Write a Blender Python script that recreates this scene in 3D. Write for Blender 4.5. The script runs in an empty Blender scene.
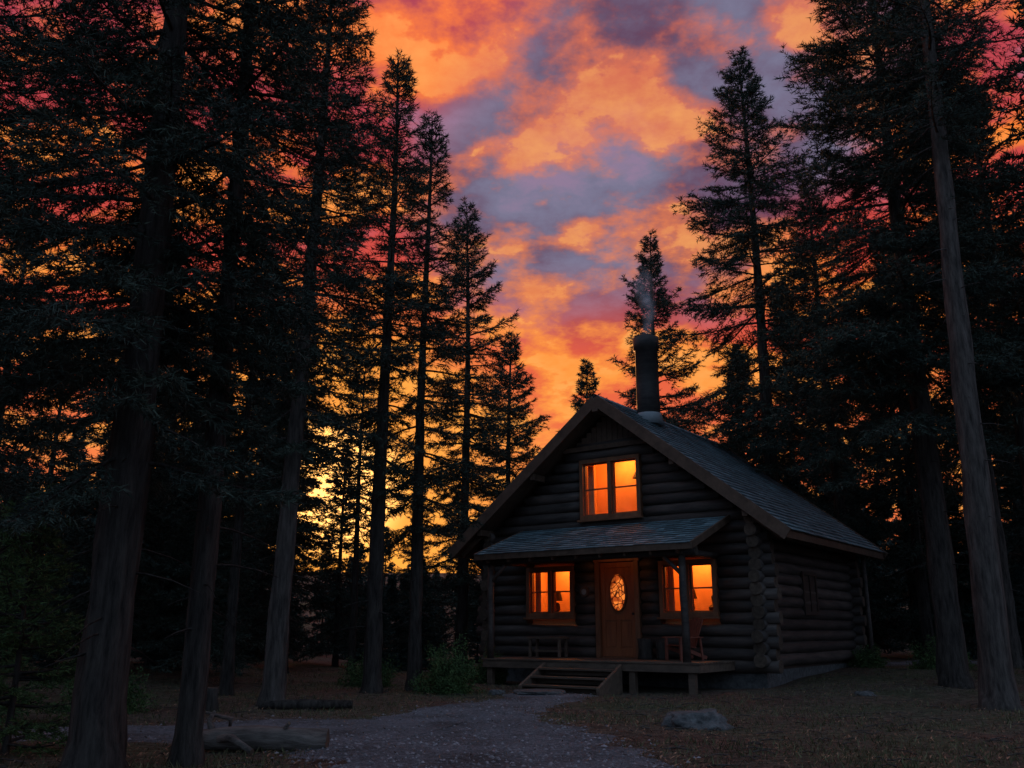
import bpy, math, random, bmesh
import numpy as np
from mathutils import Vector, Matrix, noise as mn
random.seed(3)
S=bpy.context.scene
R=math.radians

# ------------------------------------------------------------------ materials
def nodemat(name):
    m=bpy.data.materials.new(name); m.use_nodes=True
    nt=m.node_tree; b=nt.nodes['Principled BSDF']
    return m,nt,b
def N(nt,t,**kw):
    n=nt.nodes.new(t)
    for k,v in kw.items():
        if k in n.inputs.keys(): n.inputs[k].default_value=v
        else: setattr(n,k,v)
    return n
def ramp(nt,stops,interp='LINEAR'):
    r=nt.nodes.new('ShaderNodeValToRGB'); cr=r.color_ramp; cr.interpolation=interp
    while len(cr.elements)<len(stops): cr.elements.new(0.5)
    for e,(p,c) in zip(cr.elements,stops):
        e.position=p; e.color=(c[0],c[1],c[2],1)
    return r
def surf(name,c1,c2,scale=(3,3,3),rough=.8,bump=.3,bdist=.02,detail=6,island=0.0,spec=.3,nscale=1.0):
    m,nt,b=nodemat(name); L=nt.links.new
    tc=N(nt,'ShaderNodeTexCoord'); mp=N(nt,'ShaderNodeMapping'); mp.inputs['Scale'].default_value=scale
    L(tc.outputs['Object'],mp.inputs['Vector'])
    nz=N(nt,'ShaderNodeTexNoise',Scale=nscale,Detail=detail,Roughness=.65); L(mp.outputs[0],nz.inputs['Vector'])
    r=ramp(nt,[(.3,c1),(.7,c2)]); L(nz.outputs['Fac'],r.inputs[0])
    out=r.outputs[0]
    if island>0:
        g=N(nt,'ShaderNodeNewGeometry'); mr=N(nt,'ShaderNodeMapRange'); mr.inputs['To Min'].default_value=1-island; mr.inputs['To Max'].default_value=1+island
        L(g.outputs['Random Per Island'],mr.inputs['Value'])
        mx=N(nt,'ShaderNodeVectorMath',operation='SCALE'); L(out,mx.inputs[0]); L(mr.outputs[0],mx.inputs['Scale']); out=mx.outputs[0]
    L(out,b.inputs['Base Color'])
    b.inputs['Roughness'].default_value=rough; b.inputs['Specular IOR Level'].default_value=spec
    if bump>0:
        bp=N(nt,'ShaderNodeBump',Strength=bump,Distance=bdist); L(nz.outputs['Fac'],bp.inputs['Height']); L(bp.outputs[0],b.inputs['Normal'])
    return m
M={}
M['bark']=surf('bark',(.016,.014,.013),(.085,.070,.060),(16,16,2.6),.95,1,.05,7,spec=.1)
M['bark2']=surf('bark_grey',(.026,.022,.020),(.14,.115,.10),(13,13,2.2),.95,1,.05,7,spec=.1)
M['logbark']=surf('weathered_log',(.06,.05,.045),(.24,.20,.175),(3,14,14),.95,1,.04,7,spec=.1)
M['needle']=surf('needles',(.03,.043,.037),(.07,.09,.065),(1.6,1.6,1.6),.75,0,detail=2,island=.5,spec=.12)
M['needle_far']=surf('needles_far',(.03,.05,.047),(.06,.09,.075),(.7,.7,.7),.8,0,detail=1,island=.4,spec=.1)  # bluer tint puts distant haze into the needle colour
M['leaf']=surf('shrub_leaves',(.045,.08,.03),(.09,.14,.045),(3,3,3),.7,0,detail=2,island=.4,spec=.2)
M['log']=surf('log_wood',(.03,.024,.022),(.115,.086,.072),(1.3,9,9),.6,.5,.02,7,island=.35,spec=.3)
M['logy']=surf('log_wood_side',(.03,.024,.022),(.115,.086,.072),(9,1.3,9),.6,.5,.02,7,island=.35,spec=.3)
M['logend']=surf('log_end_grain',(.045,.03,.022),(.12,.085,.06),(12,12,12),.8,.4,.01,4,island=.25)
M['wood']=surf('trim_wood',(.13,.055,.028),(.28,.12,.06),(6,6,1.5),.55,.3,.008,5,island=.15)
M['woodx']=surf('deck_wood',(.08,.055,.04),(.18,.12,.085),(3,8,8),.55,.3,.008,5,island=.25)
M['fascia']=surf('fascia_wood',(.07,.042,.028),(.15,.09,.06),(5,5,5),.6,.3,.008,5)
M['door']=surf('door_wood',(.20,.06,.025),(.36,.12,.045),(9,9,1.2),.42,.2,.005,6)
M['shingle']=surf('roof_shingles',(.085,.145,.165),(.20,.29,.315),(3,3,3),.7,.5,.01,7,island=.4,spec=.3,nscale=3)
M['metal']=surf('chimney_metal',(.022,.019,.018),(.06,.05,.046),(3,3,9),.6,.2,.01,5)
M['flash']=surf('flashing_metal',(.2,.22,.23),(.3,.32,.33),(3,3,3),.5,.1,.01,3)
M['stone']=surf('rock_stone',(.05,.05,.05),(.17,.165,.16),(9,9,9),.9,1,.05,9)
M['gravelst']=surf('gravel_stone',(.10,.10,.105),(.25,.25,.265),(8,8,8),.85,0,detail=2,island=.5)
M['grass']=surf('grass_blades',(.06,.068,.032),(.17,.15,.08),(1.5,1.5,1.5),.8,0,detail=2,island=.5,spec=.1)
M['litter']=surf('leaf_litter',(.10,.052,.034),(.30,.165,.10),(1.5,1.5,1.5),.8,0,detail=2,island=.7,spec=.1)
M['room']=surf('room_plaster',(.72,.42,.18),(.85,.56,.28),(2,2,2),.8,0)
M['dark']=surf('dark_object',(.03,.02,.015),(.06,.04,.03),(4,4,4),.6,0)
M['red']=surf('chair_paint',(.16,.045,.03),(.28,.08,.05),(6,6,6),.5,.1,.004)
M['curtain']=surf('curtain_cloth',(.5,.22,.10),(.7,.36,.17),(3,3,3),.9,0)

def twonoise(name,stops,s1,s2,lo,hi,bd):
    m,nt,b=nodemat(name); L=nt.links.new
    tc=N(nt,'ShaderNodeTexCoord')
    n1=N(nt,'ShaderNodeTexNoise',Scale=s1,Detail=5,Roughness=.6); L(tc.outputs['Object'],n1.inputs['Vector'])
    n2=N(nt,'ShaderNodeTexNoise',Scale=s2,Detail=8,Roughness=.78); L(tc.outputs['Object'],n2.inputs['Vector'])
    r1=ramp(nt,stops); L(n1.outputs['Fac'],r1.inputs[0])
    r2=ramp(nt,[(.35,(lo,)*3),(.65,(hi,)*3)]); L(n2.outputs['Fac'],r2.inputs[0])
    mx=N(nt,'ShaderNodeMix',data_type='RGBA',blend_type='MULTIPLY'); mx.inputs['Factor'].default_value=1
    L(r1.outputs[0],mx.inputs['A']); L(r2.outputs[0],mx.inputs['B']); L(mx.outputs['Result'],b.inputs['Base Color'])
    b.inputs['Roughness'].default_value=.92; b.inputs['Specular IOR Level'].default_value=.15
    bp=N(nt,'ShaderNodeBump',Strength=1,Distance=bd); L(n2.outputs['Fac'],bp.inputs['Height']); L(bp.outputs[0],b.inputs['Normal'])
    return m
M['ground']=twonoise('forest_ground',[(.38,(.13,.078,.06)),(.5,(.125,.098,.072)),(.62,(.095,.10,.058))],.35,7,.3,1.6,.09)
M['path']=twonoise('gravel_surface',[(.35,(.10,.098,.10)),(.5,(.165,.17,.182)),(.7,(.21,.22,.24))],.9,18,.35,1.5,.05)

# ------------------------------------------------------------------ mesh helpers
def link(o,parent=None):
    S.collection.objects.link(o)
    if parent: o.parent=parent
    return o
def empty(name,loc=(0,0,0),rz=0):
    e=bpy.data.objects.new(name,None); e.location=loc; e.rotation_euler=(0,0,rz); e.empty_display_size=.3
    return link(e)
class B:
    def __init__(s): s.v=[]; s.f=[]; s.m=[]
    def add(s,vs,fs,mi=0):
        o=len(s.v); s.v+= [tuple(v) for v in vs]; s.f+=[tuple(i+o for i in f) for f in fs]; s.m+=[mi]*len(fs)
    def bx(s,x0,x1,y0,y1,z0,z1,mi=0):
        s.hexa([(x0,y0,z0),(x1,y0,z0),(x1,y1,z0),(x0,y1,z0),(x0,y0,z1),(x1,y0,z1),(x1,y1,z1),(x0,y1,z1)],mi)
    def hexa(s,vs,mi=0):
        s.add(vs,[(0,3,2,1),(4,5,6,7),(0,1,5,4),(1,2,6,5),(2,3,7,6),(3,0,4,7)],mi)
    def beam(s,p,q,w,h,mi=0,up=(0,0,1)):
        p=Vector(p);q=Vector(q);d=(q-p).normalized();u=Vector(up);sd=d.cross(u).normalized()*w/2;uu=sd.cross(d).normalized()*h/2
        s.hexa([p-sd-uu,p+sd-uu,q+sd-uu,q-sd-uu,p-sd+uu,p+sd+uu,q+sd+uu,q-sd+uu],mi)
    def tube(s,pts,rad,n=12,mi=0,capmi=None,jit=0.0,seed=0):
        pts=[Vector(p) for p in pts]; rs=random.Random(seed); vs=[];fs=[]
        d0=(pts[-1]-pts[0]).normalized()
        ref=Vector((0,0,1)) if abs(d0.z)<.8 else Vector((1,0,0))
        for i,p in enumerate(pts):
            d=(pts[min(i+1,len(pts)-1)]-pts[max(i-1,0)]).normalized()
            a=d.cross(ref).normalized(); b=a.cross(d).normalized()
            for k in range(n):
                t=2*math.pi*k/n; r=rad[i]*(1+rs.uniform(-jit,jit))
                vs.append(p+a*(math.cos(t)*r)+b*(math.sin(t)*r))
        for i in range(len(pts)-1):
            for k in range(n):
                k2=(k+1)%n
                fs.append((i*n+k,i*n+k2,(i+1)*n+k2,(i+1)*n+k))
        s.add(vs,fs,mi)
        c=mi if capmi is None else capmi
        o=len(s.v)-len(vs)
        s.f.append(tuple(o+k for k in reversed(range(n)))); s.m.append(c)
        s.f.append(tuple(o+(len(pts)-1)*n+k for k in range(n))); s.m.append(c)
    def obj(s,name,mats,parent=None,bevel=0,smooth=False):
        me=bpy.data.meshes.new(name); me.from_pydata(s.v,[],s.f)
        for m in mats: me.materials.append(m)
        me.polygons.foreach_set('material_index',s.m)
        if smooth: me.polygons.foreach_set('use_smooth',[len(f)==4 for f in s.f])
        me.update()
        bm=bmesh.new(); bm.from_mesh(me); bmesh.ops.recalc_face_normals(bm,faces=bm.faces); bm.to_mesh(me); bm.free()
        o=bpy.data.objects.new(name,me); link(o,parent)
        if bevel>0:
            md=o.modifiers.new('bevel','BEVEL'); md.width=bevel; md.segments=2; md.limit_method='ANGLE'
        return o
def tri_mesh(name,V,T,MI,mats):
    me=bpy.data.meshes.new(name); V=np.asarray(V,np.float32); T=np.asarray(T,np.int32)
    me.vertices.add(len(V)); me.vertices.foreach_set('co',V.ravel())
    me.loops.add(T.size); me.loops.foreach_set('vertex_index',T.ravel())
    me.polygons.add(len(T)); me.polygons.foreach_set('loop_start',np.arange(0,T.size,3,dtype=np.int32))
    me.polygons.foreach_set('loop_total',np.full(len(T),3,np.int32))
    for m in mats: me.materials.append(m)
    me.polygons.foreach_set('material_index',np.asarray(MI,np.int32))
    me.update(calc_edges=True); return me

# ------------------------------------------------------------------ terrain
def ss(t): t=np.clip(t,0,1); return t*t*(3-2*t)
def g(x,y):
    x=np.asarray(x,float); y=np.asarray(y,float)
    d=np.hypot(x,y-10)
    return (.28*ss((x-3.5)/5)*ss((y-15)/7)+11*ss((d-50)/110)+.035*np.sin(.7*x+1)*np.sin(.6*y+.4)+.02*np.sin(1.7*x+y)
            +.25*ss((-x-5)/6)*ss((y-14)/8))
def gz(x,y): return float(g(x,y))
xs=np.concatenate([-14-np.geomspace(.3,300,36)[::-1],np.arange(-14,18.01,.25),18+np.geomspace(.3,300,36)])
ys=np.concatenate([1-np.geomspace(.3,200,26)[::-1],np.arange(1,34.01,.25),34+np.geomspace(.3,400,40)])
X,Y=np.meshgrid(xs,ys); Z=g(X,Y); V=np.stack([X,Y,Z],-1).reshape(-1,3)
nx,ny=len(xs),len(ys); idx=np.arange(nx*ny).reshape(ny,nx)
a=idx[:-1,:-1].ravel();b_=idx[:-1,1:].ravel();c=idx[1:,1:].ravel();d=idx[1:,:-1].ravel()
T=np.concatenate([np.stack([a,b_,c],1),np.stack([a,c,d],1)])
me=tri_mesh('ground',V,T,np.zeros(len(T)),[M['ground']]); me.polygons.foreach_set('use_smooth',[True]*len(T))
link(bpy.data.objects.new('ground',me))

def catmull(P,n=12):
    P=[Vector(p) for p in P]; P=[P[0]*2-P[1]]+P+[P[-1]*2-P[-2]]; out=[]
    for i in range(1,len(P)-2):
        for k in range(n):
            t=k/n;p0,p1,p2,p3=P[i-1:i+3]
            out.append(.5*((2*p1)+(p2-p0)*t+(2*p0-5*p1+4*p2-p3)*t*t+(3*p1-p0-3*p2+p3)*t**3))
    out.append(P[-2]); return out
paths=[([(.9,-4,2.0),(.5,3,1.9),(.0,8,1.85),(-.6,11,1.85),(-.9,13.4,1.4),(-.2,16.5,.9),(.9,19.3,.95)],.022),
       ([(-.9,12.4,1.2),(-2.6,12.9,1.15),(-4.4,12.5,1.0),(-6.5,11.6,.95),(-12,9.5,1.0),(-20,8,1.1)],.030),
       ([(7.9,25,.5),(9.5,27.5,1.2),(13,28.5,1.4),(20,28,1.5),(32,26,1.6)],.022)]
pathpts=[]
pe=B()
for P,off in paths:
    c=catmull([(p[0],p[1],0) for p in P],14); w=catmull([(p[2],0,0) for p in P],14); K=9
    vs=[];fs=[]
    for i,p in enumerate(c):
        dd=(c[min(i+1,len(c)-1)]-c[max(i-1,0)]).normalized(); sd=Vector((dd.y,-dd.x,0)); ww=w[i].x
        for k in range(K):
            t=-1+2*k/(K-1); rw=ww*(1+.35*mn.noise(Vector((p.x*1.3,p.y*1.3,math.copysign(3,t))))+.12*mn.noise(Vector((p.x*5,p.y*5,t))))
            q=p+sd*(t*rw); vs.append((q.x,q.y,gz(q.x,q.y)+off-(.03 if abs(t)==1 else 0)))
        pathpts.append((p.x,p.y,ww))
    for i in range(len(c)-1):
        for k in range(K-1): fs.append((i*K+k,i*K+k+1,(i+1)*K+k+1,(i+1)*K+k))
    pe.add(vs,fs)
pe.obj('gravel_path',[M['path']],smooth=True)
pp=np.array(pathpts)
def pathd(x,y):
    D=np.hypot(x[:,None]-pp[None,:,0],y[:,None]-pp[None,:,1])-pp[None,:,2]
    return D.min(1)
rng=np.random.default_rng(5)
HC=np.array([5.4,20.0]); TH=R(36)
def inhouse(x,y,pad=0.1):
    dx=x-HC[0];dy=y-HC[1]
    lx=dx*math.cos(TH)-dy*math.sin(TH); ly=dx*math.sin(TH)+dy*math.cos(TH)
    return ((lx>-7.3-pad)&(lx<.2+pad)&(ly>-.2-pad)&(ly<6.6+pad))|((lx>-6.3)&(lx<0)&(ly>-2)&(ly<0))
def scatter(n,ylo=5,yhi=30,xf=.75):
    y=ylo+(yhi-ylo)*rng.random(n)**1.5; x=(rng.random(n)*2-1)*(y*xf+2)
    k=~inhouse(x,y); return x[k],y[k]
x,y=scatter(130000); pd=pathd(x,y)
cl=np.array([mn.noise(Vector((a*.55,b*.55,0)))+.5*mn.noise(Vector((a*2.3,b*2.3,4))) for a,b in zip(x,y)])
k=(pd>-.3+.5*rng.random(len(x)))&(cl+rng.random(len(x))*.35>.1); x=x[k];y=y[k];n=len(x)
h=.02+.09*rng.random(n)**2; an=rng.random(n)*6.283; w=.005+.005*rng.random(n); le=(rng.random((n,2))-.5)*h[:,None]*1.6
z=g(x,y)-.005
V=np.zeros((n,3,3)); V[:,0]=np.stack([x-np.cos(an)*w,y-np.sin(an)*w,z],1); V[:,1]=np.stack([x+np.cos(an)*w,y+np.sin(an)*w,z],1); V[:,2]=np.stack([x+le[:,0],y+le[:,1],z+h],1)
link(bpy.data.objects.new('grass',tri_mesh('grass',V.reshape(-1,3),np.arange(n*3).reshape(-1,3),np.zeros(n),[M['grass']])))
x,y=scatter(90000); pd=pathd(x,y); k=(pd>-.4+.4*rng.random(len(x)))|(rng.random(len(x))<.10); x=x[k];y=y[k];n=len(x)
z=g(x,y)+.012+np.where(pathd(x,y)<0,.022,0); an=rng.random(n)*6.283; l=.014+.03*rng.random(n)**1.5; w=l*(.15+.5*rng.random(n)); tz=rng.random(n)*.035
V=np.zeros((n,3,3)); ca,sa=np.cos(an),np.sin(an)
V[:,0]=np.stack([x-ca*l,y-sa*l,z],1); V[:,1]=np.stack([x+ca*l,y+sa*l,z+tz],1); V[:,2]=np.stack([x-sa*w,y+ca*w,z+tz*.6],1)
link(bpy.data.objects.new('fallen_leaves',tri_mesh('litter',V.reshape(-1,3),np.arange(n*3).reshape(-1,3),np.zeros(n),[M['litter']])))
x,y=scatter(80000); pd=pathd(x,y); k=(pd<.05-.3*rng.random(len(x)))|((pd<.3)&(rng.random(len(x))<.15)); x=x[k];y=y[k];n=len(x)
r=.006+.022*rng.random(n)**3; z=g(x,y)+.024
oc=np.array([[1,0,0],[0,1,0],[-1,0,0],[0,-1,0],[0,0,.7],[0,0,-.7]],float)
V=np.stack([x,y,z],1)[:,None,:]+oc[None]*r[:,None,None]*(.7+.6*rng.random((n,6,1)))
ft=np.array([[0,1,4],[1,2,4],[2,3,4],[3,0,4]]); T=(ft[None]+np.arange(n)[:,None,None]*6).reshape(-1,3)
link(bpy.data.objects.new('gravel',tri_mesh('gravel',V.reshape(-1,3),T,np.zeros(len(T)),[M['gravelst']])))
x,y=scatter(900,6,24,.7); k=pathd(x,y)>.1; x=x[k];y=y[k]; s_tw=B(); rs=random.Random(77)
for xx,yy in zip(x,y):
    a=rs.random()*6.283; l=rs.uniform(.08,.4); z=gz(xx,yy)+.015
    s_tw.tube([(xx,yy,z),(xx+l*.5*math.cos(a),yy+l*.5*math.sin(a),z+.02),(xx+l*math.cos(a+.2),yy+l*math.sin(a+.2),z+.01)],[.009,.007,.004],4)
s_tw.obj('fallen_twigs',[M['bark2']])

# ------------------------------------------------------------------ trees
def tree_mesh(name,H,cs,Rr,tr,seed,nl=.11,nw=.016,dens=70,wsp=.36,perw=5,tws=15,mats=('bark','needle'),lean=(0,0),shape='pine',sides=10,dead=14,droop=.25,tl=.36):
    rg=np.random.default_rng(seed); Vs=[];Ts=[];Ms=[];off=0
    def push(V,T,m):
        nonlocal off
        Vs.append(V.reshape(-1,3)); Ts.append(T.reshape(-1,3)+off); Ms.append(np.full(len(T.reshape(-1,3)),m)); off+=len(V.reshape(-1,3))
    ph=rg.random(4)*6
    def axis(z):
        t=z/H
        return np.stack([lean[0]*t+.08*np.sin(t*5+ph[0])*min(1,H/10)*t,lean[1]*t+.08*np.sin(t*4+ph[1])*t,z],-1)
    def trad(z): 
        t=np.clip(z/H,0,1); return tr*((1-t)**.85)+.012+tr*.4*np.exp(-z/.22)
    def tubes(P,Rd,n,m,jit=0):
        k=len(P); d=np.gradient(P,axis=0); d/=np.linalg.norm(d,axis=1)[:,None]+1e-9
        ref=np.array([0,0,1.]) if abs(d[:,2].mean())<.8 else np.array([1.,0,0])
        a=np.cross(d,ref); a/=np.linalg.norm(a,axis=1)[:,None]+1e-9; b=np.cross(a,d)
        t=np.arange(n)*2*np.pi/n
        rr=Rd[:,None]*(1+jit*(rg.random((k,n))-.5))
        V=P[:,None]+a[:,None]*(np.cos(t)[None,:,None]*rr[...,None])+b[:,None]*(np.sin(t)[None,:,None]*rr[...,None])
        i=np.arange(k-1)[:,None]*n; j=np.arange(n)[None]; j2=(j+1)%n
        A=i+j;Bq=i+j2;C=i+n+j2;D=i+n+j
        T=np.concatenate([np.stack([A,Bq,C],-1).reshape(-1,3),np.stack([A,C,D],-1).reshape(-1,3)])
        push(V,T,m)
    zz=np.concatenate([[-.3,0,.12,.3,.6],np.linspace(1,H,26)])
    tubes(axis(zz),trad(np.maximum(zz,0)),sides,0,.24)
    twS=[];twD=[];twL=[]
    zc=cs; brs=[]
    while zc<H-.15:
        s=(zc-cs)/(H-cs)
        npw=perw if s<.93 else 4
        if rg.random()<.15 and s<.85: npw=max(2,npw-2)
        a00=rg.random()*6.283
        for q in range(npw+int(rg.integers(-1,2))):
            brs.append((zc+rg.normal()*.07,a00+q*6.283/npw+rg.normal()*.35))
        zc+=wsp*(1-.6*s)*(.65+.7*rg.random())
    for (z,az) in brs:
        s=min(max((z-cs)/(H-cs),0),1)
        if shape=='pine': prof=min(1,.45+s*2.2)*(1-s)**.8
        elif shape=='broad': prof=min(1,.7+s*1.5)*(1-s**1.6)**.8
        else: prof=(1-s)**.9
        L=Rr*prof*(.5+.6*rg.random())+.14
        if rg.random()<.1: L*=1.25
        a0=np.deg2rad(-6+50*s**1.5+rg.normal()*7)
        dh=np.array([np.cos(az),np.sin(az),0.]); sdv=np.array([-dh[1],dh[0],0.])
        t=np.linspace(0,1,6); bend=rg.normal()*.12
        def BP(t):
            t=np.asarray(t)[...,None]
            return axis(np.array(z))+dh*(L*t*np.cos(a0))+np.array([0,0,1.])*(L*(np.sin(a0)*t-droop*(1-s)*(t**1.5)*1.1+.18*t**3.5))+sdv*(L*bend*t*t)
        P=BP(t); tubes(P,np.maximum((.010+.012*L)*(1-t)+.004,.003),3,0)
        nt_=max(4,int(tws*(.3+L/1.4)))
        tt=.18+.82*(np.arange(nt_)+rg.random(nt_))/nt_; tt=np.clip(tt,0,1)
        Pt=BP(tt); tan=BP(np.minimum(tt+.05,1.05))-BP(tt-.05); tan/=np.linalg.norm(tan,axis=1)[:,None]
        sg=np.where(np.arange(nt_)%2==0,1,-1)[:,None]
        dd=tan*(.6+.3*rg.random((nt_,1)))+sdv*sg*(.7+.3*rg.random((nt_,1)))+np.array([0,0,1.])*(rg.normal(size=(nt_,1))*.18-.2)
        dd/=np.linalg.norm(dd,axis=1)[:,None]
        ll=(L*tl*(1.0-.75*tt)+.10)*(.6+.7*rg.random(nt_))
        twS.append(Pt);twD.append(dd);twL.append(ll)
        twS.append(BP(np.array([.55,.8])));tn=tan[[-1,-1]];twD.append(tn);twL.append(np.array([.3*L,.22*L+.08]))
    for q in range(dead):
        z=cs*(.3+.7*rg.random()); az=rg.random()*6.283; L=.2+.7*rg.random()
        dh=np.array([np.cos(az),np.sin(az),-.15+.3*rg.random()]); t=np.linspace(0,1,4)[:,None]
        P=axis(np.array(z))+dh*L*t+np.array([0,0,-.25])*t*t*L; tubes(P,.014*(1-t[:,0])+.004,3,0)
    Sx=np.concatenate(twS);D=np.concatenate(twD);L=np.concatenate(twL)
    k=len(L); s1=.35+.4*rg.random(k); side=np.cross(D,[0,0,1.]); side/=np.linalg.norm(side,axis=1)[:,None]+1e-6
    D2=D*.75+side*np.where(rg.random(k)<.5,1,-1)[:,None]*.65+np.array([0,0,1.])*(rg.normal(size=(k,1))*.15); D2/=np.linalg.norm(D2,axis=1)[:,None]
    S2=Sx+D*(L*s1)[:,None]; L2=L*.5
    Sx=np.concatenate([Sx,S2]);D=np.concatenate([D,D2]);L=np.concatenate([L,L2])
    k=len(L); up=np.array([0,0,1.])*.004
    E=Sx+D*L[:,None]; E[:,2]-=.12*L
    push(np.stack([Sx-up,Sx+up,E],1),np.arange(k*3),0)
    cnt=np.maximum(3,(L*dens*(.6+.8*rg.random(k))).astype(int)); I=np.repeat(np.arange(k),cnt); n=len(I)
    u=rg.random(n)**.8; base=Sx[I]+D[I]*(L[I]*u)[:,None]; base[:,2]-=.12*L[I]*u*u
    rd=rg.normal(size=(n,3)); rd[:,2]*=.7; rd/=np.linalg.norm(rd,axis=1)[:,None]
    nd=D[I]*.8+rd*.75; nd/=np.linalg.norm(nd,axis=1)[:,None]
    ln=nl*(.6+.7*rg.random(n)); pr=np.cross(nd,rg.normal(size=(n,3))); pr/=np.linalg.norm(pr,axis=1)[:,None]+1e-6
    wv=pr*(nw*.5*(.7+.6*rg.random((n,1))))
    tip=base+nd*ln[:,None]
    push(np.stack([base-wv,base+wv,tip],1),np.arange(n*3),1)
    return tri_mesh(name,np.concatenate(Vs),np.concatenate(Ts),np.concatenate(Ms),[M[m] for m in mats])
def tree(x,y,me,rz=0,sc=1,name='pine_tree'):
    o=bpy.data.objects.new(name,me); o.location=(x,y,gz(x,y)-.02); o.rotation_euler=(0,0,rz); o.scale=(sc,)*3
    return link(o)
tree(-3.72,8.6,tree_mesh('tA',14,2.9,2.15,.22,11,nl=.09,nw=.013,dens=104,wsp=.44,perw=5,tws=22,droop=.4,shape='broad'))
tree(-3.13,9.3,tree_mesh('tB',13,4.2,1.8,.12,12,nl=.09,nw=.013,dens=92,wsp=.45,perw=5,tws=19,droop=.4))
tree(-7.7,10.8,tree_mesh('tA2',14,3.6,2.5,.2,13,nl=.10,nw=.016,dens=75,wsp=.54,perw=5,tws=17,droop=.4,shape='broad'))
tree(-4.03,16,tree_mesh('tC',15.5,4.6,2.4,.18,14,nl=.12,nw=.019,dens=66,wsp=.49,perw=5,tws=16,mats=('bark2','needle'),lean=(.3,0),droop=.4))
tree(-2.8,19,tree_mesh('tD',14.8,4.2,2.1,.17,15,nl=.12,wsp=.58,perw=5,dens=56,nw=.021,droop=.4))
tree(-2.12,20.5,tree_mesh('tE',14.0,3.6,2.1,.15,16,nl=.12,wsp=.60,perw=5,dens=56,nw=.021,droop=.4))
tree(-1.38,26,tree_mesh('tF',14.2,2.8,2.5,.16,17,nl=.13,nw=.025,dens=46,wsp=.60,droop=.4))
tree(-.1,32,tree_mesh('tG',12.0,1.8,2.8,.15,18,nl=.14,nw=.030,dens=42,wsp=.56,shape='spruce',droop=.35))
tree(3.4,40,tree_mesh('tH',13.3,1.5,3.1,.16,19,nl=.15,nw=.036,dens=40,wsp=.55,shape='spruce',droop=.35))
tree(5.65,34,tree_mesh('tI',16.9,2,4.0,.2,20,nl=.14,nw=.030,dens=42,wsp=.58,shape='spruce',droop=.4))
tree(7.85,27,tree_mesh('tJ',20.3,6,4.2,.25,21,nl=.14,nw=.026,dens=48,wsp=.70,perw=5,tws=15,droop=.45))
tree(8.9,19,tree_mesh('tK',19,5.3,3.8,.27,22,nl=.13,nw=.020,dens=62,wsp=.49,perw=5,tws=17,shape='broad',droop=.45))
tree(8.05,15.7,tree_mesh('tL',20,10.5,2.6,.25,23,nl=.11,nw=.018,dens=60,wsp=.5,mats=('bark2','needle'),lean=(.5,0),dead=20))
tree(13.3,25,tree_mesh('tM',20,6,3.3,.24,24,nl=.14,nw=.028,dens=44,wsp=.6,shape='broad',mats=('bark2','needle'),droop=.45))
tree(10.9,30,tree_mesh('tN',17,4.5,3.0,.2,25,nl=.14,nw=.030,dens=44,wsp=.6,droop=.45))
PM=[tree_mesh('mid1',14,3.2,2.4,.17,31,nl=.17,nw=.038,dens=30,tws=11,wsp=.55,droop=.4),
    tree_mesh('mid2',13,5.2,2.1,.15,32,nl=.17,nw=.038,dens=30,tws=11,wsp=.55,droop=.4),
    tree_mesh('mid3',12,1.4,2.5,.15,33,nl=.17,nw=.038,dens=30,tws=11,wsp=.48,shape='spruce',droop=.4)]
mids=[(-7.3,17,1,.84),(-8.9,21,0,.82),(-5.6,22.5,1,.78),(-12.2,19,0,.8),(-10,26,2,.9),(-6.8,28,0,.82),(-14,24,0,.92),(-4.6,27,1,.72),
      (-15.5,30,2,.95),(-9,33,0,.92),(-3.6,35,2,.6),(-18,22,1,.95),(-2.3,39,2,.62),(-12.5,36,0,1.0),(-5.6,18.6,1,.75),
      (-11,16.5,2,.78),(-9.8,23,2,.82),(-12,29,2,.95),(-7.6,30.5,2,.78),(-8.2,24.6,2,.66),(-13.5,21,2,.8),(-6.2,33,2,.66),(-7.2,21.5,2,.6),
      (12.4,21.5,1,1.15),(15.5,22,0,1.15),(12.6,17.8,0,1.25),(13.8,31,0,1.1),(16.8,28,2,1.1),(18.5,33,0,1.1),(9.4,36,2,1.05),(12,38,0,1.15),(7.6,42,2,.95),(20,26,0,1.2),(1.2,44,2,.62),(12.2,34,2,1.1),(15.2,35,2,1.15),(10.2,39.5,2,1.1)]
for i,(x,y,k,s) in enumerate(mids): tree(x,y,PM[k],i*1.7,s)
for i,(x,y,k,s) in enumerate([(-8,0,0,1.1),(9,-4,0,1.2),(-3,-12,1,1.1),(6,-14,0,1.2),(-12,-8,2,1.2),(13,3,0,1.1),(-14,5,0,1.2)]): tree(x,y,PM[k],i*2.1,s)
FM=[tree_mesh('far1',13,.8,2.5,.16,41,nl=.28,nw=.10,dens=15,tws=8,wsp=.6,sides=6,dead=0,shape='spruce',mats=('bark','needle_far')),
    tree_mesh('far2',14,2.5,2.5,.16,42,nl=.28,nw=.10,dens=15,tws=8,wsp=.6,sides=6,dead=4,mats=('bark','needle_far')),
    tree_mesh('far3',10,.3,2.3,.12,43,nl=.26,nw=.09,dens=16,tws=8,wsp=.5,sides=6,dead=0,shape='spruce',mats=('bark','needle_far'))]
df=empty('distant_forest')
rr=random.Random(9); placed=[]
def far(x,y,k,s):
    o=bpy.data.objects.new('distant_tree',FM[k]); o.location=(x,y,gz(x,y)-.1); o.rotation_euler=(0,0,rr.random()*6.28); o.scale=(s,s,s*rr.uniform(.9,1.1)); link(o,df)
n=0
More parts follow.
